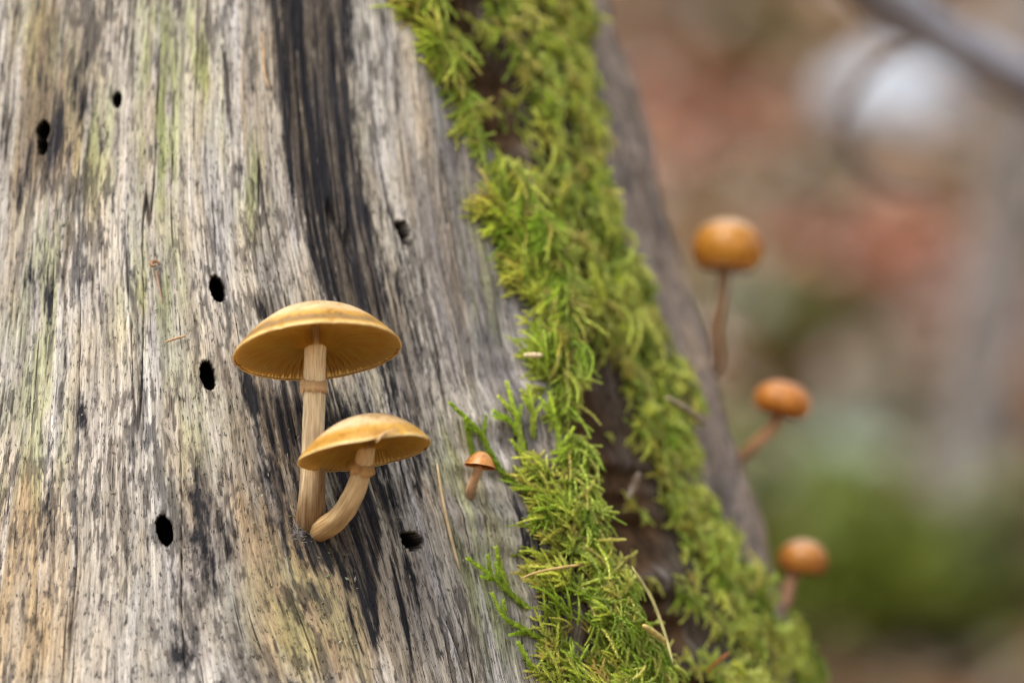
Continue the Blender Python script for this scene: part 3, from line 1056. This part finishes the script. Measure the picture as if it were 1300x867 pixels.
def moss_patch(name, label, n, sampler, dirfun, seed, VARS, yellow=0.0):
    r = random.Random(seed)
    spots = []
    while len(spots) < n:
        q = sampler(r)
        if q[0] is not None:
            spots.append((*q, dirfun(q[0], q[1], r)))
    spots = np.array(spots)
    SS, TT, NN = frame(spots[:, 0], spots[:, 1])
    PT = surf(spots[:, 0], spots[:, 1], spots[:, 2])
    MK = .42 + yellow + .9 * fbm(spots[:, 0] * 16, spots[:, 1] * 140, 2, 5)
    Vs, Fs, Cs, off = [], [], [], 0
    for (th, z, lift, a), s, t, nn, p, mk in zip(spots, SS, TT, NN, PT, MK):
        d = t * math.cos(a) + s * math.sin(a)
        y = np.cross(nn, d)
        v, f, A = VARS[r.randrange(len(VARS))]
        k = r.uniform(.55, 1.12)
        w = p + k * (v[:, :1] * d + v[:, 1:2] * y * r.choice((-1, 1)) + v[:, 2:3] * nn)
        mk = float(np.clip(mk + r.uniform(-.25, .25), 0, 1))
        deep = max(0, 1 - lift / .0016)
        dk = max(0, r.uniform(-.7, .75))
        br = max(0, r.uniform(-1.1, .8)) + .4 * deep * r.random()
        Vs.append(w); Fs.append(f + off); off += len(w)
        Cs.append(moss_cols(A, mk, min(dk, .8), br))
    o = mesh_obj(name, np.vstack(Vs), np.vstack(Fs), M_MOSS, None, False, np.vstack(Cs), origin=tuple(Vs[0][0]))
    o['label'] = label
    o['category'] = 'moss'
    o['kind'] = 'stuff'
    return o


def sampler_left(r):
    z = r.uniform(.225, .415)
    a = float(np.interp(z, MLZ, MLT)); b = float(np.interp(z, GZ, GT))
    th = a + (b - a + .02) * r.random() ** .85
    dens = float(fbm(np.array([th * 20]), np.array([z * 110]), 3, 15)[0])
    e = (th - a) / .06
    hi = float(sstep(.30, .36, z))                       # thinner, patchier high on the stump
    if dens * 1.3 + min(e, 1) * (.62 - .25 * hi) + .02 - .12 * hi < r.uniform(0, .6) - .12:
        return None, None, None
    if float(groove(np.array(th), np.array(z))[0]) > (.04 if dens < .34 - .14 * hi else .5):
        return None, None, None
    return th, z, (r.uniform(0, .0022) + .0055 * max(0, dens) * r.random()) * min(1, max(.1, e))


def sampler_right(r):
    z = r.uniform(.218, .42)
    a = float(np.interp(z, GZ, GT)); b = float(np.interp(z, MRZ, MRT))
    if b < a:
        return None, None, None
    th = a + .03 + (b - a - .03) * r.random()
    dens = float(fbm(np.array([th * 18]), np.array([z * 95]), 3, 25)[0])
    g = float(groove(np.array(th), np.array(z))[0])
    if g > (.06 if dens < .36 - .14 * float(sstep(.30, .36, z)) else .6) or dens + .34 < r.uniform(0, .5):
        return None, None, None
    return th, z, r.uniform(0, .0025) + .006 * max(0, dens) * r.random()


def dir_left(th, z, r):
    e = (th - float(np.interp(z, MLZ, MLT))) * RM
    gp = float(groove(np.array(th + .04), np.array(z))[0])
    if gp > .1:
        return r.gauss(2.9, .5)
    if e < .006 or r.random() < .2:
        return r.gauss(-.7, .6)
    return r.gauss(2.2, .7)


moss_patch('moss_carpet', 'bright green leafy moss carpet between the bare wood and the dark split', 3400, sampler_left, dir_left, 3, FINE, -.06)
moss_patch('moss_carpet', 'blurred yellow-green moss hanging over the far side of the dark split', 2100, sampler_right,
           lambda th, z, r: r.gauss(2.3, .7) if r.random() < .7 else r.gauss(0, 1.2), 4, SOFT, .42)

# a mossy ridge right at the outline, low on the stump
def sampler_ridge(r):
    z = r.uniform(.20, .262)
    b = float(np.interp(z, MRZ, MRT)) + .10
    th = b + r.gauss(0, .05)
    return th, z, r.uniform(0, .005)


moss_patch('moss_carpet', 'strip of blurred moss along the lower right outline of the stump', 260, sampler_ridge,
           lambda th, z, r: r.gauss(2.6, .6), 6, SOFT)

# single shoots creeping out on the bare wood
SHOOTS = [([(655, 618), (628, 592), (602, 552), (568, 519)], 'long dark green moss shoot reaching up behind the tiny mushroom', .4, .1),
          ([(672, 775), (642, 752), (615, 731), (588, 716)], 'braided moss shoot pointing at the lower end of the long straw', .05, .15),
          ([(704, 822), (662, 800), (636, 786), (619, 761)], 'curved moss shoot on bare wood below the braided one', .05, .2),
          ([(694, 866), (674, 852), (652, 823)], 'short moss shoot lowest on the bare wood', .0, .2),
          ([(668, 600), (656, 548), (638, 494)], 'pale green moss shoot standing tallest beside the grey wood', 0, .4),
          ([(668, 572), (646, 540), (622, 528)], 'thin moss shoot leaning towards the tiny mushroom', .2, .1),
          ([(655, 262), (630, 282), (611, 302)], 'short bright moss shoot hanging over the wood beside the ragged hole', 0, .6),
          ([(714, 600), (704, 548), (692, 508)], 'pale moss shoot standing beside the dark split', 0, .3),
          ([(676, 560), (672, 530), (664, 498)], 'knobbly moss shoot between the two pale ones', .1, .5),
          ([(644, 752), (632, 722), (624, 704)], 'small upright moss shoot above the braided one', .1, .3),
          ([(600, 585), (592, 560), (585, 538)], 'small side shoot of moss just above the tiny mushroom', .4, .1)]
for i, (pp, lab, dk, mk) in enumerate(SHOOTS):
    a = np.array(pp, float)
    th, z, d = cast(a[:, 0], a[:, 1], r1)
    offs = np.linspace(.0002, .0022, len(a)); offs[0] = .0004
    P = surf(th, z) + frame(th, z)[2] * offs[:, None]
    path = catmull(P, 24)
    nn = frame(th, z)[2].mean(0)
    v, f, A = shoot_mesh(path, .0016, .00095, .00013, random.Random(50 + i), .9, nn, .62)
    parts = [(v, f, A)]
    rr = random.Random(80 + i)
    T = np.gradient(path, axis=0)
    for b in range(0 if i in (3, 9, 10) else 3):
        j = rr.randint(4, 15)
        t = T[j] / np.linalg.norm(T[j]); sd = np.cross(nn, t) * rr.choice((-1, 1))
        bl = rr.uniform(.0025, .0045)
        br = path[j] + np.outer(np.linspace(0, 1, 6), t * .8 + sd * .6 + nn * .25) * bl
        parts.append(shoot_mesh(br, .0012, .0007, .00013, rr, .9, nn, .60))
    V, F, AA, o = [], [], [], 0
    for v, f, A in parts:
        V.append(v); F.append(f + o); AA.append(A); o += len(v)
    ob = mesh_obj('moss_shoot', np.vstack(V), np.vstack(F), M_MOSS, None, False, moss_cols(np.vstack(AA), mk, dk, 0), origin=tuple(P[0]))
    tag(ob, lab, 'moss shoot', 'single moss shoots creeping over bare wood')


# ================================================================ needles and straws caught on the stump
def sliver(name, label, cat, pp, w, colr, lift=.0006, group=None, flatk=.5, onmoss=0.0):
    a = np.array(pp, float)
    th, z, d = cast(a[:, 0], a[:, 1], r1)
    nn = frame(th, z)[2]
    P = surf(th, z) + nn * (lift + onmoss)
    path = catmull(P, 18)
    rad = np.interp(np.linspace(0, 1, 18), [0, .08, .5, .9, 1], [.3, .8, 1, .8, .25]) * w * PXM * .5
    v, f, _ = tube(path, rad, 7, .05, 2)
    c = np.ones((len(v), 3)) * np.array(colr) * (1 + .15 * np.sin(np.arange(len(v)) * .21))[:, None]
    o = mesh_obj(name, v, f, M_DRY, None, True, c, origin=tuple(P[0]))
    return tag(o, label, cat, group)


sliver('dry_straw', 'long pale straw lying on bare wood between lower mushroom and moss', 'straw', [(553, 590), (561, 640), (572, 690), (582, 727)], 4.5, (.62, .45, .25))
sliver('pine_needle', 'tan pine needle sticking out level from the moss edge', 'pine needle', [(650, 744), (672, 736), (700, 729), (728, 725)], 4.0, (.58, .40, .16), .002, onmoss=.0025)
sliver('pine_needle', 'thin orange needle upright at the edge of the upper dark stain', 'pine needle', [(333, 42), (334, 75), (336, 98), (342, 115)], 3.0, (.56, .36, .18))
sliver('twig', 'tiny tan twig lying on the wood left of two oval holes one above the other', 'twig', [(211, 436), (222, 432), (237, 428)], 3.6, (.46, .30, .17), .0008)
sliver('pine_needle', 'faint straw running down through the green moss', 'pine needle', [(766, 735), (785, 775), (800, 820), (812, 860)], 4.5, (.50, .44, .18), .002, onmoss=.006)
sliver('straw_scrap', 'short yellow scrap of straw lying on the lower moss', 'straw', [(779, 810), (790, 820), (804, 832)], 8, (.66, .50, .16), .002, onmoss=.006)
sliver('straw_scrap', 'pale scrap of straw on the moss above the pale shoots', 'straw', [(648, 462), (660, 463), (673, 463)], 8, (.66, .52, .30), .002, onmoss=.003)
sliver('pine_needle', 'rusty needle at the bottom of the dark split', 'pine needle', [(838, 872), (852, 860), (868, 848)], 5, (.42, .17, .05), .002, onmoss=.009)
sliver('twig', 'pale curved stub of twig lodged in the dark split', 'twig', [(748, 650), (756, 632), (768, 615)], 11, (.40, .31, .22), .004, onmoss=.004)
sliver('twig', 'short tan twig slanting across the upper dark split', 'twig', [(786, 532), (805, 548), (822, 566)], 9, (.36, .29, .17), .004, onmoss=.008)
# bud husk
hth, hz, hd, hp = base_on(198, 338)
hk = tag(empty('bud_husk', hp), 'curled brown bud husk with a thin tail above the tiny twig', 'bud husk')
s_, t_, n_ = frame(np.array(hth), np.array(hz))
ang = np.linspace(0, 5.2, 16)
pth = np.array([hp + (s_ * math.cos(a) + t_ * math.sin(a)) * (5.2 - .35 * a) * PXM + n_ * (.0004 + .00022 * a) for a in ang])
v, f, _ = tube(pth, np.interp(ang, [0, 3, 5.2], [.00018, .00042, .00015]), 8)
mesh_obj('husk', v, f, M_DRY, hk, True, np.ones((len(v), 3)) * (.30, .155, .075))
a = np.array([(199, 345), (202, 362), (207, 386)], float)
th, z, d = cast(a[:, 0], a[:, 1], r1)
P = catmull(surf(th, z) + frame(th, z)[2] * .0004, 12)
v, f, _ = tube(P, np.linspace(.00035, .0001, 12), 7)
mesh_obj('tail', v, f, M_DRY, hk, True, np.ones((len(v), 3)) * (.36, .22, .15))


# lichen crumbs stuck to the wood
r = random.Random(91)
cv, cf, cc_ = [], [], []
ar = np.array([(r.choice([(360, 720, 60, 70), (300, 600, 90, 90), (200, 400, 60, 90), (600, 720, 26, 90), (420, 800, 60, 50), (110, 300, 80, 150)])) for _ in range(110)], float)
cx = ar[:, 0] + np.array([r.gauss(0, 1) for _ in ar]) * ar[:, 2]; cy = ar[:, 1] + np.array([r.gauss(0, 1) for _ in ar]) * ar[:, 3]
ct, cz, _ = cast(cx, cy, r1)
cs, ctan, cn = frame(ct, cz)
cp = surf(ct, cz, .0002)
for i in range(len(cp)):
    a = r.uniform(0, 6.28); L = r.uniform(.0002, .0006); w = L * r.uniform(.25, .6)
    d = cs[i] * math.cos(a) + ctan[i] * math.sin(a); sd = np.cross(cn[i], d)
    up = cn[i] * L * r.uniform(.2, .7)
    b = len(cv)
    cv += [cp[i] - d * L, cp[i] - sd * w + up * .4, cp[i] + up, cp[i] + sd * w + up * .3, cp[i] + d * L + up * .9]
    cf += [(b, b + 1, b + 2), (b, b + 2, b + 3), (b + 1, b + 4, b + 2), (b + 2, b + 4, b + 3)]
    c = np.array(r.choice([(.27, .28, .17), (.34, .34, .24), (.24, .19, .13), (.20, .23, .12)])) * r.uniform(.7, 1.2)
    cc_ += [c] * 5
o = mesh_obj('lichen_crumbs', np.array(cv), cf, M_DRY, None, False, np.array(cc_))
o['kind'] = 'stuff'; o['label'] = 'scattered green-grey lichen crumbs stuck to the bare wood'; o['category'] = 'lichen'


# ================================================================ forest floor and what lies blurred behind
def ground_z(x, y):
    x = np.asarray(x, float); y = np.asarray(y, float)
    s = np.clip(y - 1.05, 0, None)
    up = np.where(s < 4.0, 0.60 * s * s / (s + 0.12), 0.60 * 16 / 4.12 + 2.2 * (1 - np.exp(-(s - 4.0) / 3.8)))
    return up + 0.035 * fbm(x * 1.6, y * 1.6, 3, 101) + 0.012 * fbm(x * 9, y * 9, 3, 102)


def hill(px, py):
    """photo point -> where its ray meets the forest floor"""
    d = ray(px, py)
    lo, hi = DF + .3, 14.0
    ts = np.geomspace(lo, hi, 500)
    p = CAM + d * ts[:, None]
    k = np.where(p[:, 2] < ground_z(p[:, 0], p[:, 1]))[0]
    return p[k[0]] if len(k) else p[-1]


gx = np.concatenate([-np.geomspace(120, 2.2, 18), np.linspace(-2, 2, 161), np.geomspace(2.2, 120, 18)])
gy = np.concatenate([-np.geomspace(120, 1.4, 18), np.linspace(-1.2, 4.5, 221), np.geomspace(4.7, 160, 24)])
GX, GY = np.meshgrid(gx, gy)
gv = np.stack([GX.ravel(), GY.ravel(), ground_z(GX.ravel(), GY.ravel())], -1)
ii = np.arange(len(gx) * len(gy)).reshape(len(gy), len(gx))
gf = np.stack([ii[:-1, :-1], ii[:-1, 1:], ii[1:, 1:], ii[1:, :-1]], -1).reshape(-1, 4)
n = NT('forest_soil')
tc = n.n('ShaderNodeTexCoord').outputs['Object']
c = n.ramp(n.noise(tc, 9, 6, .65), [(0.3, (.06, .042, .028)), (0.5, (.13, .085, .05)), (0.7, (.20, .14, .085))])
gm = n.bsdf(c, .85, .2, n.bump(n.noise(tc, 60, 4, .6), .6, .01))
o = mesh_obj('forest_floor', gv, gf, gm, None, True)
o['kind'] = 'structure'
o['label'] = 'brown forest floor sloping up behind the stump'

M_LITTER = tint_material('fallen_leaf', .6, .3, trans=.2)
M_PLANT = tint_material('green_leaf', .45, .4, trans=.35)
M_BARK = tint_material('bark', .8, .2, 60, .8, .004, var=.45, vscale=30)
M_WET = tint_material('wet_bark', .38, .5, 70, .5, .003, var=.4, vscale=40)
M_STONE = tint_material('stone', .6, .4, 30, .6, .006, var=.3, vscale=25)

# patches of leaf colour on the slope (photo x, y, radius px, colour)
PATCH = [(900, 170, 120, (.28, .11, .046)), (830, 60, 70, (.23, .15, .10)), (960, 60, 80, (.16, .11, .030)), (1090, 350, 130, (.30, .11, .055)),
         (1210, 440, 100, (.24, .14, .095)), (1270, 250, 110, (.265, .178, .10)), (1000, 260, 70, (.163, .135, .07)), (900, 300, 70, (.25, .155, .055)),
         (1280, 760, 80, (.12, .07, .04)), (1270, 640, 60, (.18, .15, .05)), (1250, 60, 80, (.33, .246, .178)), (1000, 410, 90, (.12, .11, .028)),
         (1150, 600, 90, (.18, .18, .13)), (1090, 820, 80, (.11, .09, .03)), (1050, 170, 70, (.20, .145, .09)), (1180, 330, 70, (.30, .13, .08)), (960, 620, 70, (.11, .125, .03))]
PP = [(hill(x, y), r, np.array(c)) for x, y, r, c in PATCH]
v, f, cc = [], [], []
r = random.Random(31)
for i in range(5200):
    if i < 4200:
        yy = r.uniform(1.0, 3.0)
        q = np.array([(r.uniform(780, 1420) - 650) * SENSOR / LENS / 1300 * (yy + DF + .05), yy, 0])
    else:
        q = np.array([r.uniform(-1.2, 1.6), r.uniform(-.3, 3.4), 0])
        if math.hypot(q[0] - AX, q[1] - AY) < .24:
            continue
    z = float(ground_z(q[0], q[1]))
    ds = [(np.linalg.norm((p - q)[:2]) / (rr * 4.9e-4), c) for p, rr, c in PP]
    k, c = min(ds, key=lambda e: e[0] * r.uniform(.75, 1.25))
    if k > 1.6 or r.random() < .15:
        c = np.array(r.choice([(.28, .14, .06), (.20, .10, .045), (.30, .19, .09), (.2, .15, .08)]))
    c = c * r.uniform(.6, 1.45) + r.random() ** 7 * .55
    L = r.uniform(.025, .05); W = L * r.uniform(.45, .7)
    a = r.uniform(0, 6.28); tx, ty = r.gauss(0, .35), r.gauss(.35, .35)
    R = Matrix.Rotation(a, 3, 'Z')
    M = Matrix.Rotation(ty, 3, 'X') @ Matrix.Rotation(tx, 3, 'Y') @ R
    b = len(v)
    curl = r.uniform(-.2, .35) * L
    for (x, y, zz) in ((-.5, 0, curl), (-.2, .42, curl * .3), (0, 0, -.05 * L), (-.2, -.42, curl * .3), (.22, .34, curl * .2), (.22, -.34, curl * .2), (.55, 0, curl * .8)):
        w = M @ Vector((x * L, y * W, zz if zz else 0))
        v.append((q[0] + w.x, q[1] + w.y, z + .012 + r.random() * .004 + w.z))
        cc.append(c)
    f += [(b, b + 2, b + 1), (b, b + 3, b + 2), (b + 1, b + 2, b + 4), (b + 3, b + 5, b + 2), (b + 2, b + 6, b + 4), (b + 2, b + 5, b + 6)]
o = mesh_obj('leaf_litter', np.array(v), f, M_LITTER, None, False, np.array(cc))
o['kind'] = 'stuff'; o['label'] = 'blurred rust and tan fallen leaves covering the slope'; o['category'] = 'leaf litter'


def leafy_plant(name, label, px, py, n, size, leaf, colr, seed, cat='plant', squash=.7):
    r = random.Random(seed)
    q = hill(px, py)
    q = np.array([q[0], q[1], float(ground_z(q[0], q[1]))])
    root = tag(empty(name, q), label, cat)
    sv_, sf_ = [], []
    lv, lf, lc = [], [], []
    for s in range(n):
        a = r.uniform(0, 6.28); el = r.uniform(.25, 1.35)
        d = np.array([math.cos(a) * math.cos(el), math.sin(a) * math.cos(el), math.sin(el) * squash])
        Ls = size * r.uniform(.5, 1.0)
        pth = q + np.outer(np.linspace(0, 1, 7), d) * Ls + np.outer(np.linspace(0, 1, 7) ** 2, [0, 0, -.2 * Ls])
        tv_, tf_, _ = tube(pth, np.linspace(.0012, .0004, 7), 4)
        o_ = sum(len(x) for x in sv_)
        sv_.append(tv_); sf_ += [tuple(k + o_ for k in ff) for ff in tf_]
        for k in range(9):
            t = .15 + .85 * k / 8
            p = q + d * Ls * t + np.array([0, 0, -.2 * Ls * t * t])
            ld = np.array([r.gauss(0, 1), r.gauss(0, 1), r.gauss(.3, .5)]); ld /= np.linalg.norm(ld)
            sd = np.cross(ld, [0, 0, 1]); sd /= np.linalg.norm(sd) + 1e-9
            l = leaf * r.uniform(.6, 1.2)
            b = len(lv)
            lv += [p, p + ld * l * .45 + sd * l * .25, p + ld * l * .5 - np.array([0, 0, .05 * l]), p + ld * l * .45 - sd * l * .25, p + ld * l]
            cr = np.array(colr) * r.uniform(.6, 1.35)
            lc += [cr] * 5
            lf += [(b, b + 2, b + 1), (b, b + 3, b + 2), (b + 1, b + 2, b + 4), (b + 2, b + 3, b + 4)]
    mesh_obj('stems', np.vstack(sv_), sf_, M_PLANT, root, True, np.ones((sum(len(x) for x in sv_), 3)) * (.10, .11, .03))
    mesh_obj('leaves', np.array(lv), lf, M_PLANT, root, False, np.array(lc))
    return root


leafy_plant('woodland_plant', 'large blurred dark green plant beside the lowest edge mushroom', 1060, 830, 60, .17, .035, (.19, .23, .035), 1)
leafy_plant('woodland_plant', 'wide blurred light green plant between the edge mushrooms and the sapling', 1120, 770, 44, .15, .035, (.21, .25, .06), 6)
leafy_plant('woodland_plant', 'blurred olive green plant behind the middle edge mushroom', 1000, 690, 34, .12, .03, (.18, .21, .05), 2)
leafy_plant('woodland_plant', 'small blurred olive plant beside the topmost edge mushroom', 1010, 455, 24, .08, .025, (.14, .13, .025), 3)
leafy_plant('woodland_plant', 'blurred olive plant at the top above the rust leaves', 960, 95, 22, .09, .03, (.16, .13, .02), 4)
leafy_plant('woodland_plant', 'small blurred mossy plant low beside the grey sapling', 1280, 690, 18, .07, .025, (.16, .14, .03), 5)


def limb(root, name, pts, radii, colr, mat, seed, nseg=16, n=40, wob=.12):
    path = catmull(pts, n)
    rad = np.interp(np.linspace(0, 1, n), np.linspace(0, 1, len(radii)), radii)
    v, f, uv = tube(path, rad, nseg, wob, seed)
    nz_ = fbm(v[:, 0] * 30, v[:, 2] * 30, 3, seed)
    c = np.array(colr) * (1 + .35 * nz_)[:, None]
    return mesh_obj(name, v, f, mat, root, True, np.clip(c, .01, .8))


# grey sapling on the right
q = hill(1215, 760)
b0 = np.array([q[0], q[1], float(ground_z(q[0], q[1]))])
dq = float(depth_of(b0))
tr = tag(empty('sapling', b0), 'blurred grey sapling trunk rising along the right edge', 'tree')
limb(tr, 'trunk', [b0 - [0, 0, .08], at(1217, 740, dq), at(1228, 640, dq), at(1250, 480, dq + .02), at(1285, 250, dq + .04), at(1330, -60, dq + .06), at(1380, -500, dq + .1), at(1420, -1200, dq + .2)],
     [.026, .021, .019, .018, .017, .016, .014, .010], (.17, .15, .135), M_BARK, 61)
for k, (x0, y0, x1, y1) in enumerate([(1375, -500, 1600, -760), (1400, -850, 1250, -1150)]):
    a_, b_ = at(x0, y0, dq + .1), at(x1, y1, dq + .25)
    limb(tr, 'limb', [a_, (a_ + b_) / 2 + [0, 0, .02], b_], [.014, .01, .004], (.22, .21, .19), M_BARK, 63 + k, 8, 14)

# leaning bough crossing the top right
bo = tag(empty('fallen_bough', at(1340, 135, DF + .36)), 'blurred grey bough crossing the top right corner', 'branch')
e1 = at(1480, 200, DF + .42)
e2 = hill(1750, 420); e2[2] = float(ground_z(e2[0], e2[1]))
limb(bo, 'limb', [at(960, -200, DF + .30), at(1060, -70, DF + .30), at(1128, 5, DF + .31), at(1180, 42, DF + .32), at(1240, 74, DF + .34), at(1330, 122, DF + .37), e1, e2],
     [.0028, .0046, .0074, .0054, .0058, .0062, .008, .012], (.34, .32, .33), M_WET, 71, wob=.4)
limb(bo, 'side_twig', [at(1128, 8, DF + .31), at(1150, -25, DF + .315), at(1185, -75, DF + .33)], [.005, .0035, .002], (.26, .23, .22), M_WET, 75, 8, 14)

limb(bo, 'side_twig', [at(1185, 46, DF + .32), at(1110, 85, DF + .34), at(1066, 150, DF + .36), at(1080, 205, DF + .37), at(1130, 240, DF + .38), at(1190, 252, DF + .39)],
     [.0022, .0016, .0014, .0014, .0012, .0008], (.24, .20, .19), M_WET, 77, 8, 24)

# pale lichened stone on the slope
def boulder(label, px, py, rx, ry, colr, seed):
    q = hill(px, py)
    d = float(depth_of(q)); k = SENSOR / LENS / 1300 * d
    root = np.array([q[0], q[1] + .0, q[2]])
    v, f = [], []
    ns, nr = 40, 24
    for i in range(nr + 1):
        ph = math.pi * i / nr
        for j in range(ns):
            a = 2 * math.pi * j / ns
            dv = np.array([math.cos(a) * math.sin(ph), math.sin(a) * math.sin(ph), math.cos(ph)])
            w = 1 + .25 * float(fbm(np.array([dv[0] * 1.3 + seed]), np.array([dv[2] * 1.3 + dv[1] * .9]), 3, seed)[0])
            v.append(root + dv * np.array([rx * k, rx * k * .7, ry * k]) * w)
    for i in range(nr):
        for j in range(ns):
            f.append((i * ns + j, i * ns + (j + 1) % ns, (i + 1) * ns + (j + 1) % ns, (i + 1) * ns + j))
    v = np.array(v)
    nz_ = fbm(v[:, 0] * 40, v[:, 2] * 40, 3, seed)
    o = mesh_obj('stone', v, f, M_STONE, None, True, np.clip(np.array(colr) * (1 + .3 * nz_)[:, None], .02, .8), origin=tuple(root))
    return tag(o, label, 'stone')


boulder('blurred pale blue-grey stone on the slope below the bough', 1132, 160, 84, 100, (.42, .45, .50), 4)
boulder('small blurred pale stone touching the top edge beside the bough', 1085, -8, 40, 40, (.48, .50, .54), 6)
boulder('blurred grey-green stone behind the middle edge mushroom', 1075, 590, 95, 45, (.26, .31, .22), 7)
boulder('blurred dull grey stone at the foot of the sapling', 1185, 735, 60, 75, (.21, .215, .21), 9)
